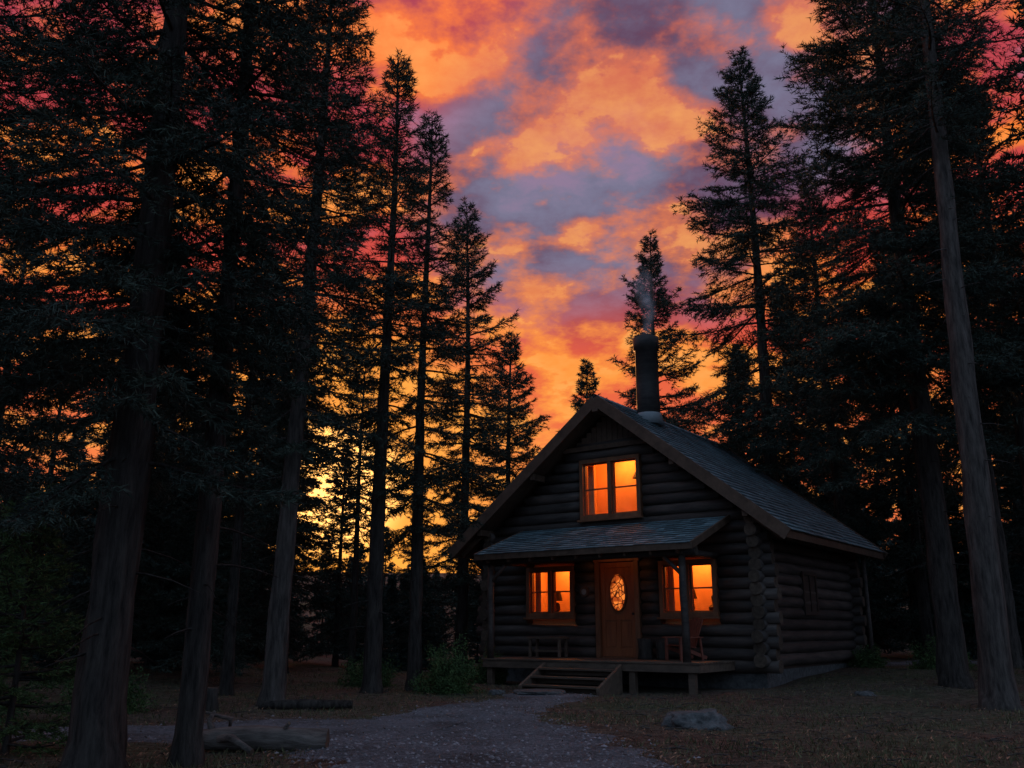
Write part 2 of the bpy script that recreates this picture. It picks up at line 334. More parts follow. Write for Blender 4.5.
while n<300:
    dd=rr.uniform(36,90); az=rr.uniform(-44,44) if n<268 else rr.uniform(60,300)
    x=dd*math.sin(R(az)); y=dd*math.cos(R(az))+2
    if any((x-a)**2+(y-b)**2<8 for a,b in placed): continue
    if dd<44 and -6<az<14: continue
    s=rr.uniform(.6,.95)
    if -15<az<9: s*=.5 if dd<70 else .55
    if az<-17 or az>16: s*=1.05
    placed.append((x,y)); far(x,y,rr.choice([0,0,1,2,2]),s); n+=1
for i in range(80):
    az=rr.uniform(-46,46); dd=rr.uniform(27,48); x=dd*math.sin(R(az)); y=dd*math.cos(R(az))
    if inhouse(np.array([x]),np.array([y]),2.0)[0] or pathd(np.array([x]),np.array([y]))[0]<1.2: continue
    far(x,y,2,rr.uniform(.2,.38))
sap=tree_mesh('sapling',2.5,.15,.8,.022,51,nl=.06,nw=.014,dens=95,wsp=.16,perw=5,tws=13,mats=('bark','leaf'),dead=0,droop=.0,shape='spruce')
tree(-5.2,9.9,sap,0,1.05,'sapling')
tree(-7.6,13.3,sap,2,1.2,'sapling')
def bush(x,y,r,h,seed,n=9000):
    rg=np.random.default_rng(seed)
    bb=rg.normal(size=(n,3)); bb/=np.linalg.norm(bb,axis=1)[:,None]; bb[:,2]=abs(bb[:,2])
    lump=np.array([.75+.6*mn.noise(Vector(v*2.6)+Vector((seed,0,0))) for v in bb]); rad=(rg.random(n)**.4)*lump
    c=bb*rad[:,None]*np.array([r,r,h]); d=rg.normal(size=(n,3)); d/=np.linalg.norm(d,axis=1)[:,None]; e=np.cross(d,rg.normal(size=(n,3))); e/=np.linalg.norm(e,axis=1)[:,None]
    V=np.stack([c-e*.012,c+e*.012,c+d*.06],1).reshape(-1,3); T=np.arange(n*3).reshape(-1,3); MI=np.ones(n)
    k=40; tp=bb[:k]*.85*np.array([r,r,h]); b0=rg.normal(size=(k,3))*.05; b0[:,2]=0
    V2=np.stack([b0-[.008,0,0],b0+[.008,0,0],tp],1).reshape(-1,3); T2=np.arange(k*3).reshape(-1,3)+len(V)
    me=tri_mesh('bush',np.concatenate([V,V2]),np.concatenate([T,T2]),np.concatenate([MI,np.zeros(k)]),[M['bark'],M['leaf']])
    o=bpy.data.objects.new('bush',me); o.location=(x,y,gz(x,y)); link(o)
bush(-1.35,19.8,.8,1.15,1); bush(-.55,22.6,.6,.8,2,6000); bush(-6.5,15.2,.8,.8,3,7000); bush(9.2,24.4,.6,.6,4,5000); bush(-3.4,22.5,.9,.9,5,6000); bush(10.6,23.2,.9,.8,6,7000)

# ------------------------------------------------------------------ log cabin
cab=empty('log_cabin',(5.4,20,0),-TH)
W=7.3; CX=-3.65; RZ=6.85; SL=.78; HS=4.55; YF=-.65; YB=7.0; LB=6.4
wins=[(-6.10,-4.69,1.56,2.79),(-2.36,-.95,1.54,2.80)]
door=(-4.08,-2.89,.62,2.84)
upw=(-4.45,-2.75,3.88,5.38)
open_=[(a,b,c,d) for a,b,c,d in wins+[door,upw]]
lg=B(); lr=.138
def logx(x0,x1,y,z,sd):
    if x1-x0<.05: return
    k=max(2,int((x1-x0)/.5)+1); rs=random.Random(sd)
    P=[(x0+(x1-x0)*i/(k-1),y+rs.uniform(-.012,.012),z+rs.uniform(-.008,.008)) for i in range(k)]
    lg.tube(P,[lr*rs.uniform(.93,1.06) for _ in P],14,0,2,0.03,sd)
def logy(y0,y1,x,z,sd):
    k=max(2,int((y1-y0)/.5)+1); rs=random.Random(sd)
    P=[(x+rs.uniform(-.012,.012),y0+(y1-y0)*i/(k-1),z+rs.uniform(-.008,.008)) for i in range(k)]
    lg.tube(P,[lr*rs.uniform(.93,1.06) for _ in P],14,1,2,0.03,sd)
for r in range(23):
    z=.50+.25*r; rs=random.Random(100+r)
    lim=(RZ-.34-z)/SL-.05
    if z<3.75: x0=-W-.26-rs.random()*.16; x1=.24+rs.random()*.18
    else: x0=CX-lim; x1=CX+lim
    if lim<.3: break
    if z>5.75: break
    cuts=sorted([(a-.02,b+.02) for a,b,c,d in open_ if z+.1>c and z-.1<d])
    cur=x0; sg=[]
    for a,b in cuts: sg.append((cur,a)); cur=b
    sg.append((cur,x1))
    for i,(a,b) in enumerate(sg): logx(a,b,0,z,r*10+i)
    logx(x0,x1,LB,z,r*10+7)
for r in range(13):
    z=.625+.25*r; rs=random.Random(300+r)
    for x in (0,-W): logy(-.24-rs.random()*.18,LB+.28+rs.random()*.12,x,z,500+r+int(x))
lg.obj('log_walls',[M['log'],M['logy'],M['logend']],cab,smooth=True)
fd=B(); fd.bx(-W+.02,-.02,.05,LB-.05,-.4,.42); fd.obj('foundation',[M['stone']],cab)
ln=B()
ln.bx(-W+.03,-W+.06,.1,LB-.1,.42,3.7); ln.bx(-.06,-.03,.1,LB-.1,.42,3.7)
ln.obj('wall_liner',[M['dark']],cab)
gb=B(); xx=CX-1.05
while xx<CX+1.05:
    top=RZ-.30-SL*max(abs(xx-CX),abs(xx+.145-CX)); 
    if top>5.75: gb.bx(xx,xx+.14,-.12,-.06,5.72,top)
    xx+=.15
gb.bx(CX-1.3,CX+1.3,-.15,-.05,5.62,5.74)
gb.obj('gable_boards',[M['fascia']],cab,bevel=.006)
rf=B(); sh=B(); slen=math.hypot(HS,HS*SL); cs_=HS/slen; sn=HS*SL/slen
def shingles(O,A,Bd,Nn,la,lb,row=.19,tab=.26):
    O=Vector(O);A=Vector(A);Bd=Vector(Bd);Nn=Vector(Nn); rs=random.Random(8)
    nr=int(lb/row); row=lb/nr
    for r in range(nr):
        b0=r*row; a=-(tab*.5*(r%2)) -rs.random()*.05
        while a<la:
            w=tab*rs.uniform(.75,1.2); a0=max(a,0);a1=min(a+w-.008,la); a+=w
            if a1-a0<.02: continue
            b1=b0+row+.035+rs.uniform(-.012,.012); h1=.035+rs.uniform(0,.010)
            p=[O+A*a0+Bd*b0+Nn*.008,O+A*a1+Bd*b0+Nn*.008,O+A*a1+Bd*b1+Nn*h1,O+A*a0+Bd*b1+Nn*h1,O+A*a1+Bd*b1+Nn*(h1-.016),O+A*a0+Bd*b1+Nn*(h1-.016)]
            sh.add(p,[(0,1,2,3),(3,2,4,5)])
for sgn in (1,-1):
    O=Vector((CX,YF,RZ)); Bd=Vector((sgn*cs_,0,-sn)); Nn=Vector((sgn*sn,0,cs_))
    shingles(O,(0,1,0),Bd,Nn,YB-YF,slen)
    p0=O; p1=O+Bd*slen; dn=-Nn*.14; q=Vector((0,YB-YF,0))
    rf.hexa([p0+dn,p1+dn,p1+q+dn,p0+q+dn,p0,p1,p1+q,p0+q])
    for yy in (YF-.025,YB+.025):
        c0=Vector((CX,yy,RZ-.10)); c1=c0+Bd*(slen+.03)
        rf.beam(c0,c1,.045,.27,1,up=(-Bd.z*1,0,Bd.x) if sgn>0 else (Bd.z,0,-Bd.x))
    e=Vector((CX,0,RZ))+Bd*(slen+.02)-Nn*.09
    rf.beam((e.x,YF,e.z),(e.x,YB,e.z),.04,.19,1)
    yy=YF+.25
    while yy<YB-.1:
        c0=O+Bd*(slen-.95)+Vector((0,yy-YF,0))-Nn*.22; c1=O+Bd*(slen-.06)+Vector((0,yy-YF,0))-Nn*.22
        rf.beam(c0,c1,.07,.13,1); yy+=.6
rf.beam((CX,YF-.05,RZ-.30),(CX,.2,RZ-.30),.16,.2,1)
for s_ in (1,-1):
    for q in (.5,.93):
        xq=CX+s_*HS*q*.86; zq=RZ-SL*abs(xq-CX)-.30
        rf.beam((xq,YF+.03,zq),(xq,.2,zq),.13,.16,1)
rf.obj('roof_deck',[M['fascia'],M['fascia']],cab,bevel=.008)
yy=YF
while yy<YB:
    for s_ in (1,-1):
        vs=[Vector((CX,yy,RZ+.062)),Vector((CX,yy+.3,RZ+.05)),Vector((CX+s_*.15,yy+.3,RZ+.05-.15*SL)),Vector((CX+s_*.15,yy,RZ+.062-.15*SL))]
        sh.add(vs,[(0,1,2,3)])
    yy+=.27
PX0,PX1=-6.2,-.6; PZ0,PZ1=3.72,2.98; PY=-2.15
v=Vector((0,PY+.1,PZ1-PZ0)); pl=v.length; Bd=v.normalized(); Nn=Vector((0,-Bd.z,Bd.y)); Nn=-Nn if Nn.z<0 else Nn
shingles((PX0,-.1,PZ0),(1,0,0),Bd,Nn,PX1-PX0,pl,row=.18)
pr=B(); O=Vector((PX0,-.1,PZ0)); q=Vector((PX1-PX0,0,0)); dn=-Nn*.09; p1=O+Bd*pl
pr.hexa([O+dn,p1+dn,p1+q+dn,O+q+dn,O,p1,p1+q,O+q])
pr.beam(p1+Bd*.02-Nn*.05+Vector((-.03,0,0)),p1+Bd*.02-Nn*.05+q+Vector((.03,0,0)),.04,.14)
for xx_ in (PX0-.025,PX1+.025): pr.beam(Vector((xx_,-.1,PZ0-.04)),Vector((xx_,-.1,PZ0-.04))+Bd*pl,.045,.15)
xx=PX0+.3
while xx<PX1:
    pr.beam(Vector((xx,-.15,PZ0-.18)),Vector((xx,-.15,PZ0-.18))+Bd*(pl-.1),.06,.11); xx+=.62
pr.obj('porch_roof_deck',[M['fascia']],cab,bevel=.006)
sh.obj('roof_shingles',[M['shingle']],cab)
po=B(); PF=-1.85
for i,xx in enumerate((-5.95,-.95)):
    po.tube([(xx,PF,.62),(xx+.01,PF,1.3),(xx-.01,PF,2.0),(xx,PF,2.78)],[.085,.078,.08,.075],12,0,2,.03,i)
    for s_ in ((1,) if i==0 else (-1,)):
        po.tube([(xx,PF,2.35),(xx+s_*.42,PF,2.75)],[.045,.045],8,0,2)
po.tube([(-6.2,PF,2.85),(-3.4,PF,2.84),(-.62,PF,2.85)],[.095,.09,.095],12,0,2,.02,5)
for xx in (-5.95,-.95): po.tube([(xx,-2.0,2.84),(xx,-.1,2.86)],[.07,.07],10,1,2)
po.tube([(.55,6.15,-.1),(.55,6.15,3.25)],[.06,.055],10,0,2)
po.obj('porch_posts',[M['log'],M['logy'],M['logend']],cab,smooth=True)
dk=B(); DX0,DX1=-6.12,-.62; yy=-1.98
while yy<-.16:
    dk.bx(DX0,DX1,yy,yy+.133,.58,.62); yy+=.14
dk.bx(DX0+.02,DX1-.02,-1.96,-1.91,.42,.577); dk.bx(DX0+.02,DX0+.07,-1.905,-.16,.42,.577); dk.bx(DX1-.07,DX1-.02,-1.905,-.16,.42,.577)
for xx in (-5.95,-4.6,-2.2,-.85): dk.bx(xx-.07,xx+.07,-1.9,-1.76,-.3,.42)
for i,(yy,zz) in enumerate([(-2.30,.46),(-2.60,.30),(-2.90,.14)]):
    dk.bx(-4.3,-2.45,yy,yy+.29,zz-.045,zz); dk.bx(-4.27,-2.48,yy+.25,yy+.28,zz-.15,zz-.047)
for xx in (-4.34,-2.41): dk.hexa([Vector(p) for p in [(xx-.035,-2.95,-.1),(xx+.035,-2.95,-.1),(xx+.035,-1.99,-.1),(xx-.035,-1.99,-.1),(xx-.035,-2.95,.12),(xx+.035,-2.95,.12),(xx+.035,-1.99,.56),(xx-.035,-1.99,.56)]])
dk.obj('porch_deck',[M['woodx']],cab,bevel=.006)
def warm(p,name,en,col=(1,.31,.055),r=.06):
    l=bpy.data.lights.new(name,'POINT'); l.energy=en; l.color=col; l.shadow_soft_size=r
    o=bpy.data.objects.new(name,l); o.location=p; link(o,cab)
def window(nm,x0,x1,z0,z1,items=0,en=9):
    w=B(); f=.10; y0,y1=-.19,.06
    w.bx(x0,x1,y0,y1,z1-f,z1); w.bx(x0,x1,y0,y1,z0,z0+f); w.bx(x0,x0+f,y0+.002,y1,z0+f,z1-f); w.bx(x1-f,x1,y0+.002,y1,z0+f,z1-f)
    w.bx(x0-.05,x1+.05,y0-.06,y0+.03,z0-.05,z0-.002)
    xm=(x0+x1)/2; w.bx(xm-.05,xm+.05,y0+.01,y1,z0+f,z1-f)
    for a,b in ((x0+f,xm-.05),(xm+.05,x1-f)):
        s=.035; ya,yb=-.11,-.06
        w.bx(a,b,ya,yb,z1-f-s,z1-f); w.bx(a,b,ya,yb,z0+f,z0+f+s); w.bx(a,a+s,ya,yb,z0+f+s,z1-f-s); w.bx(b-s,b,ya,yb,z0+f+s,z1-f-s)
        zm=(z0+z1)/2; w.bx(a+s,b-s,ya+.004,yb-.004,zm-.018,zm+.018)
    w.obj(nm+'_frame',[M['wood']],cab,bevel=.005)
    r=B(); X0,X1,Z0,Z1,YY=x0-.35,x1+.35,z0-.35,z1+.35,1.25
    r.add([(X0,YY,Z0),(X1,YY,Z0),(X1,YY,Z1),(X0,YY,Z1),(X0,.14,Z0),(X1,.14,Z0),(X1,.14,Z1),(X0,.14,Z1)],
          [(0,1,2,3),(0,4,5,1),(1,5,6,2),(2,6,7,3),(3,7,4,0)])
    r.add([(X0,.14,Z0),(x0+.03,.14,Z0),(x0+.03,.14,Z1),(X0,.14,Z1)],[(0,1,2,3)]); r.add([(x1-.03,.14,Z0),(X1,.14,Z0),(X1,.14,Z1),(x1-.03,.14,Z1)],[(0,1,2,3)])
    r.add([(x0+.03,.14,Z0),(x1-.03,.14,Z0),(x1-.03,.14,z0+.03),(x0+.03,.14,z0+.03)],[(0,1,2,3)]); r.add([(x0+.03,.14,z1-.03),(x1-.03,.14,z1-.03),(x1-.03,.14,Z1),(x0+.03,.14,Z1)],[(0,1,2,3)])
    r.obj(nm+'_room',[M['room']],cab)
    c=B()
    for (a,b) in ((x0+.02,x0+.20),(x1-.20,x1-.02)):
        n=14; vs=[];fs=[]
        for i in range(n):
            t=i/(n-1); xx=a+(b-a)*t; yy=.2+.02*math.sin(t*22)
            vs+= [(xx,yy,z0-.1),(xx,yy,z1+.1)]
        for i in range(n-1): fs.append((2*i,2*i+2,2*i+3,2*i+1))
        c.add(vs,fs)
    c.obj(nm+'_curtains',[M['curtain']],cab,smooth=True)
    t=B(); 
    if items:
        xs_=x0+.42; t.tube([(xs_,.6,z0-.3),(xs_,.6,z0+.12),(xs_,.6,z0+.2),(xs_,.6,z0+.34),(xs_,.6,z0+.38)],[.02,.02,.09,.07,.03],12)
        t.tube([(xs_,.6,z0+.42),(xs_,.6,z0+.66)],[.15,.09],16)
        xs_=x1-.45; t.tube([(xs_,.7,z0-.2),(xs_,.7,z0+.1),(xs_,.7,z0+.22),(xs_,.7,z0+.3),(xs_,.7,z0+.46),(xs_,.7,z0+.5)],[.1,.12,.14,.05,.07,.04],12)
        t.bx(x0-.2,x1+.2,.45,.95,z0-.05,z0+.02)
    else:
        t.bx(x1-.62,x1-.25,1.2,1.24,z0+.5,z0+1.0)
        t.tube([(xm+.3,.8,z1+.3),(xm+.3,.8,z1-.2)],[.008,.008],6); t.tube([(xm+.3,.8,z1-.2),(xm+.3,.8,z1-.42)],[.05,.16],14)
    t.obj(nm+'_furnishings',[M['dark']],cab)
    warm(((x0+x1)/2-.2,.75,z1+.12),nm+'_lamp',en)
window('window_left',*wins[0],items=1,en=29); window('window_right',*wins[1],items=1,en=30); window('window_upper',*upw,items=0,en=34)
sw=B(); 
for (a,b,c,d) in [(2.3,2.38,1.6,2.6),(3.22,3.3,1.6,2.6)]: sw.bx(.1,.17,a,b,c,d)
sw.bx(.1,.17,2.38,3.22,2.52,2.6); sw.bx(.1,.17,2.38,3.22,1.6,1.68); sw.bx(.1,.165,2.78,2.82,1.68,2.52); sw.bx(.105,.14,2.38,3.22,1.68,2.52,0)
sw.obj('side_window',[M['dark']],cab)
dx0,dx1,dz0,dz1=door
dr=B(); f=.12
dr.bx(dx0,dx0+f,-.18,.1,dz0,dz1); dr.bx(dx1-f,dx1,-.18,.1,dz0,dz1); dr.bx(dx0-.03,dx1+.03,-.185,.1,dz1-.002,dz1+.12); dr.bx(dx0+f,dx1-f,-.16,.1,dz0,dz0+.03)
dr.obj('door_frame',[M['wood']],cab,bevel=.006)
a,b=dx0+f+.005,dx1-f-.005; xm=(a+b)/2; D=B()
D.bx(a,b,-.07,-.02,dz0+.035,dz1-.01)
st=.11
D.bx(a,a+st,-.095,-.072,dz0+.035,dz1-.01); D.bx(b-st,b,-.095,-.072,dz0+.035,dz1-.01)
for z0_,z1_ in ((dz0+.035,dz0+.22),(dz0+.86,dz0+.98),(dz1-.14,dz1-.01)): D.bx(a+st,b-st,-.095,-.072,z0_,z1_)
D.bx(xm-.045,xm+.045,-.095,-.072,dz0+.22,dz0+.86)
for xa,xb in ((a+st+.04,xm-.085),(xm+.085,b-st-.04)): D.bx(xa,xb,-.088,-.072,dz0+.27,dz0+.81)
D.obj('door',[M['door']],cab,bevel=.006)
m,nt,bs=nodemat('stained_glass'); L_=nt.links.new
tc=N(nt,'ShaderNodeTexCoord'); vo=N(nt,'ShaderNodeTexVoronoi',Scale=8,feature='DISTANCE_TO_EDGE'); L_(tc.outputs['Object'],vo.inputs['Vector'])
r_=ramp(nt,[(.04,(.06,.01,.002)),(.10,(1,.24,.035))]); L_(vo.outputs['Distance'],r_.inputs[0]); 
nz=N(nt,'ShaderNodeTexNoise',Scale=7,Detail=2); L_(tc.outputs['Object'],nz.inputs['Vector']); r2_=ramp(nt,[(.42,(.4,.25,.2)),(.58,(1,1,1))]); L_(nz.outputs['Fac'],r2_.inputs[0])
mx=N(nt,'ShaderNodeMix',data_type='RGBA',blend_type='MULTIPLY'); mx.inputs['Factor'].default_value=1; L_(r_.outputs[0],mx.inputs['A']); L_(r2_.outputs[0],mx.inputs['B'])
L_(mx.outputs['Result'],bs.inputs['Emission Color']); bs.inputs['Emission Strength'].default_value=1.1; bs.inputs['Base Color'].default_value=(.05,.02,.01,1)
og=B(); zc=dz0+1.5; rx,rz=.2,.42; n=36
ring=[(xm+rx*math.cos(2*math.pi*i/n),-.1,zc+rz*math.sin(2*math.pi*i/n)) for i in range(n)]
og.add(ring,[tuple(range(n))]); og.obj('door_glass',[m],cab)
oo=B(); vs=[];fs=[]
for i in range(n):
    t=2*math.pi*i/n
    for s_,y_ in ((1.0,-.098),(1.0,-.125),(1.17,-.125),(1.17,-.07)): vs.append((xm+rx*s_*math.cos(t),y_,zc+(rz+rx*(s_-1))*math.sin(t)))
for i in range(n):
    j=(i+1)%n
    for k in range(3): fs.append((i*4+k,j*4+k,j*4+k+1,i*4+k+1))
oo.add(vs,fs); oo.obj('door_oval_trim',[M['door']],cab,smooth=True)
kn=B(); kn.tube([(b-.06,-.095,dz0+1.0),(b-.06,-.13,dz0+1.0),(b-.06,-.145,dz0+1.0),(b-.06,-.17,dz0+1.0)],[.012,.012,.03,.02],12); kn.obj('door_knob',[M['metal']],cab)
wl=B(); wl.tube([(-4.38,-.15,2.15),(-4.38,-.19,2.15)],[.13,.12],18); wl.tube([(-4.38,-.19,2.15),(-4.38,-.2,2.15)],[.07,.06],14,1); wl.obj('wall_plaque',[M['fascia'],M['flash']],cab)
pl_=B(); pl_.tube([(-3.4,-1.0,3.3),(-3.4,-1.0,3.12),(-3.4,-1.0,3.11),(-3.4,-1.0,3.08)],[.015,.015,.09,.10],12); pl_.obj('added_fill_shade',[M['metal']],cab)  # invented fixture, housing for the added fill light
warm((-3.4,-1.0,3.02),'added_porch_fill',4,(1,.34,.10),.04)  # fill light added to give the door its warm glow
cx,cy=-3.3,1.5
ch=B(); ch.tube([(cx,cy,6.3),(cx,cy,7.4),(cx,cy,8.5),(cx,cy,8.52),(cx,cy,8.86),(cx,cy,8.88)],[.31,.305,.30,.345,.345,.3],24,0,0)
ch.tube([(cx,cy,8.88),(cx,cy,8.93)],[.2,.2],20,0)
ch.tube([(cx,cy,6.45),(cx,cy,6.70),(cx,cy,6.76)],[.40,.35,.32],24,1,1)
ch.obj('chimney',[M['metal'],M['flash']],cab,smooth=True)
def at(lx,ly,lz=0,rz=0):
    p=Matrix.Rotation(-TH,4,'Z')@Vector((lx,ly,0)); return (5.4+p.x,20+p.y,lz),-TH+rz
def adirondack(lx,ly,rz,mat):
    loc,r=at(lx,ly,.622,rz); e=empty('porch_chair',loc,r); e.scale=(.85,.85,.85)
    s=B()
    for i in range(6):
        x=-.26+i*.09; s.beam((x,.22,.30),(x*1.15,.48,1.0+.06*(1-abs(x)/.3)),.08,.02,up=(0,1,0))
    s.obj('backrest',[mat],e,bevel=.004)
    s=B()
    for i in range(6): s.bx(-.28,.28,-.3+i*.09,-.3+i*.09+.075,.36-i*.012,.38-i*.012)
    s.obj('seat',[mat],e,bevel=.004)
    s=B()
    for x in (-.32,.32):
        s.bx(x-.03,x+.03,-.32,-.26,0,.55); s.bx(x-.07,x+.07,-.38,.36,.551,.575); s.beam((x,.36,.0),(x,.30,.55),.05,.05,up=(0,1,0)); s.beam((x*.93,-.3,.33),(x*.93,.5,.06),.03,.09)
    s.obj('arms_and_legs',[mat],e,bevel=.004)
adirondack(-1.55,-.75,R(-30),M['red'])
def stool(lx,ly,h=.45,r_=.17):
    loc,r=at(lx,ly,.622); e=empty('log_stool',loc,r); s=B()
    s.tube([(0,0,0),(0,0,.05),(0,0,h*.5),(0,0,h)],[r_*1.08,r_,r_*.95,r_],14,0,1,.04,3); s.obj('stump',[M['bark'],M['logend']],e,smooth=True)
stool(-2.6,-.5); stool(-2.15,-.55,.38,.14)
loc,r=at(-5.2,-.55,.622); e=empty('porch_bench',loc,r); s=B()
s.bx(-.5,.5,-.2,.2,.42,.47); s.obj('seat',[M['woodx']],e,bevel=.005)
s=B()
for x in (-.42,.42):
    for y_ in (-.15,.15): s.bx(x-.03,x+.03,y_-.03,y_+.03,0,.42)
s.bx(-.39,.39,-.015,.015,.12,.17); s.obj('legs',[M['woodx']],e,bevel=.004)

# chimney smoke : thin translucent puffs
m=bpy.data.materials.new('smoke'); m.use_nodes=True; nt=m.node_tree; nt.nodes.clear(); L_=nt.links.new
out=N(nt,'ShaderNodeOutputMaterial'); tr_=N(nt,'ShaderNodeBsdfTransparent'); df_=N(nt,'ShaderNodeBsdfDiffuse',Color=(.8,.8,.85,1)); ms=N(nt,'ShaderNodeMixShader')
tc=N(nt,'ShaderNodeTexCoord'); nz=N(nt,'ShaderNodeTexNoise',Scale=3.0,Detail=5); L_(tc.outputs['Object'],nz.inputs['Vector'])
mr=N(nt,'ShaderNodeMapRange'); mr.inputs['From Min'].default_value=.38; mr.inputs['From Max'].default_value=.7; mr.inputs['To Max'].default_value=.30
lw=N(nt,'ShaderNodeLayerWeight',Blend=.5); iv=N(nt,'ShaderNodeMath',operation='SUBTRACT'); iv.inputs[0].default_value=1; L_(lw.outputs['Facing'],iv.inputs[1])
pw=N(nt,'ShaderNodeMath',operation='POWER'); L_(iv.outputs[0],pw.inputs[0]); pw.inputs[1].default_value=2.2
ml=N(nt,'ShaderNodeMath',operation='MULTIPLY'); L_(nz.outputs['Fac'],mr.inputs['Value']); L_(mr.outputs[0],ml.inputs[0]); L_(pw.outputs[0],ml.inputs[1])
L_(ml.outputs[0],ms.inputs[0]); L_(tr_.outputs[0],ms.inputs[1]); L_(df_.outputs[0],ms.inputs[2]); L_(ms.outputs[0],out.inputs['Surface'])
wp=Matrix.Rotation(-TH,4,'Z')@Vector((cx,cy,0)); sx,sy=5.4+wp.x,20+wp.y
bm=bmesh.new()
for i in range(9):
    t=i/8; r_=.16+.18*t
    bmesh.ops.create_icosphere(bm,subdivisions=3,radius=r_,matrix=Matrix.Translation((sx+.10*math.sin(t*4)+.05*t,sy,8.98+1.5*t))@Matrix.Diagonal((1,1,1.5,1)))
me=bpy.data.meshes.new('smoke'); bm.to_mesh(me); bm.free(); me.materials.append(m); me.polygons.foreach_set('use_smooth',[True]*len(me.polygons)); link(bpy.data.objects.new('chimney_smoke',me))

# ------------------------------------------------------------------ ground props
e=empty('fallen_log',(-2.7,10.5,gz(-2.7,10.5)),R(-4)); s=B()
s.tube([(-.85,.05,.10),(-.5,.0,.12),(-.1,.02,.125),(.35,-.03,.12),(.7,.0,.115)],[.105,.125,.13,.125,.115],16,0,1,.09,4); s.obj('trunk',[M['logbark'],M['logend']],e,smooth=True)
s=B(); s.tube([(-.6,.02,.2),(-.66,.05,.31),(-.62,.1,.40)],[.045,.03,.018],8,0,1,.1,2); s.tube([(.2,-.02,.2),(.3,-.12,.30)],[.03,.02],8,0,1,.1,3); s.tube([(-.95,.25,.05),(-.3,-.22,.16),(-.0,-.38,.04)],[.05,.04,.03],8,0,1,.1,6)
s.tube([(-.55,.35,.05),(-.5,.3,.3),(-.75,.15,.38)],[.03,.03,.015],8,0,1,.1,6)
s.obj('broken_branches',[M['logbark'],M['logend']],e,smooth=True)
e=empty('fallen_log',(-3.4,15.5,gz(-3.4,15.5)),R(12)); s=B(); s.tube([(-.7,0,.07),(0,.03,.08),(.8,0,.07)],[.07,.08,.06],12,0,1,.1,4); s.obj('trunk',[M['bark'],M['logend']],e,smooth=True)
e=empty('tree_stump',(-4.75,15,gz(-4.75,15))); s=B(); s.tube([(0,0,-.1),(0,0,.05),(0,0,.2),(.01,0,.36)],[.17,.13,.11,.10],14,0,1,.1,4); s.obj('stump',[M['bark'],M['logend']],e,smooth=True)
def rock(x,y,sx_,sy_,sz_,seed,name='rock'):
    bm=bmesh.new(); bmesh.ops.create_icosphere(bm,subdivisions=5,radius=1)
    for v in bm.verts:
        p=v.co.copy(); q=p+Vector((seed,0,0)); d=1+.35*mn.noise(q*1.1)+.18*mn.noise(q*2.7)+.07*mn.noise(q*7)+.03*mn.noise(q*18)
        d+=.04*mn.cell(q*1.7); p*=d; p.z=min(p.z,.75+.08*mn.noise(q*2)+.25*p.x*.4); v.co=Vector((p.x*sx_,p.y*sy_,p.z*sz_))
    me=bpy.data.meshes.new(name); bm.to_mesh(me); bm.free(); me.materials.append(M['stone']); me.polygons.foreach_set('use_smooth',[True]*len(me.polygons))
    o=bpy.data.objects.new(name,me); o.location=(x,y,gz(x,y)); o.rotation_euler=(0,0,seed); link(o)
rock(2.5,12.8,.48,.33,.28,0.2); rock(-.3,19.4,.2,.16,.12,4.1); rock(6.6,17.8,.18,.14,.10,5.3)
s=B(); s.tube([(0.55,19.3,.02),(0.55,19.3,.075)],[.55,.52],11,0,0,.08,3); s.obj('stepping_stone',[M['stone']],bevel=.01)

# ------------------------------------------------------------------ world
w=bpy.data.worlds.new('World'); S.world=w; w.use_nodes=True; nt=w.node_tree; nt.nodes.clear(); L=nt.links.new
tc=N(nt,'ShaderNodeTexCoord'); D0=tc.outputs['Generated']
def math_(op,a,b=None,clamp=False):
    n=N(nt,'ShaderNodeMath',operation=op); n.use_clamp=clamp
    for i,v in enumerate((a,b)):
        if v is None: continue
        if hasattr(v,'is_linked'): L(v,n.inputs[i])
        else: n.inputs[i].default_value=v
    return n.outputs[0]
def mr_(v,a,b,c=0,d=1,smooth=True):
    n=N(nt,'ShaderNodeMapRange'); n.interpolation_type='SMOOTHSTEP' if smooth else 'LINEAR'
    L(v,n.inputs['Value']); n.inputs['From Min'].default_value=a; n.inputs['From Max'].default_value=b; n.inputs['To Min'].default_value=c; n.inputs['To Max'].default_value=d
    return n.outputs[0]
def mix_(f,a,b,mode='MIX'):
    n=N(nt,'ShaderNodeMix',data_type='RGBA',blend_type=mode)
    for k,v in (('Factor',f),('A',a),('B',b)):
        if isinstance(v,(int,float)): n.inputs[k].default_value=v
        elif isinstance(v,tuple): n.inputs[k].default_value=(*v,1)
        else: L(v,n.inputs[k])
    return n.outputs['Result']
def dotd(az,el):
    n=N(nt,'ShaderNodeVectorMath',operation='DOT_PRODUCT'); L(D0,n.inputs[0]); a,e=R(az),R(el)
    n.inputs[1].default_value=(math.sin(a)*math.cos(e),math.cos(a)*math.cos(e),math.sin(e)); return n.outputs['Value']
sep=N(nt,'ShaderNodeSeparateXYZ'); L(D0,sep.inputs[0]); dx,dy,dz=sep.outputs
zc_=math_('ADD',math_('MAXIMUM',dz,0.0),.22)
cmb=N(nt,'ShaderNodeCombineXYZ'); L(math_('DIVIDE',dx,zc_),cmb.inputs[0]); L(math_('DIVIDE',dy,zc_),cmb.inputs[1])
Q=cmb.outputs[0]
def noise(sc,det,ro=.55,off=(0,0,0),stretch=(1,1,1)):
    mp=N(nt,'ShaderNodeMapping'); mp.inputs['Location'].default_value=off; mp.inputs['Scale'].default_value=stretch; L(Q,mp.inputs['Vector'])
    n=N(nt,'ShaderNodeTexNoise',Scale=sc,Detail=det,Roughness=ro); L(mp.outputs[0],n.inputs['Vector']); return n.outputs['Fac']
st_=(1,1.0,1)
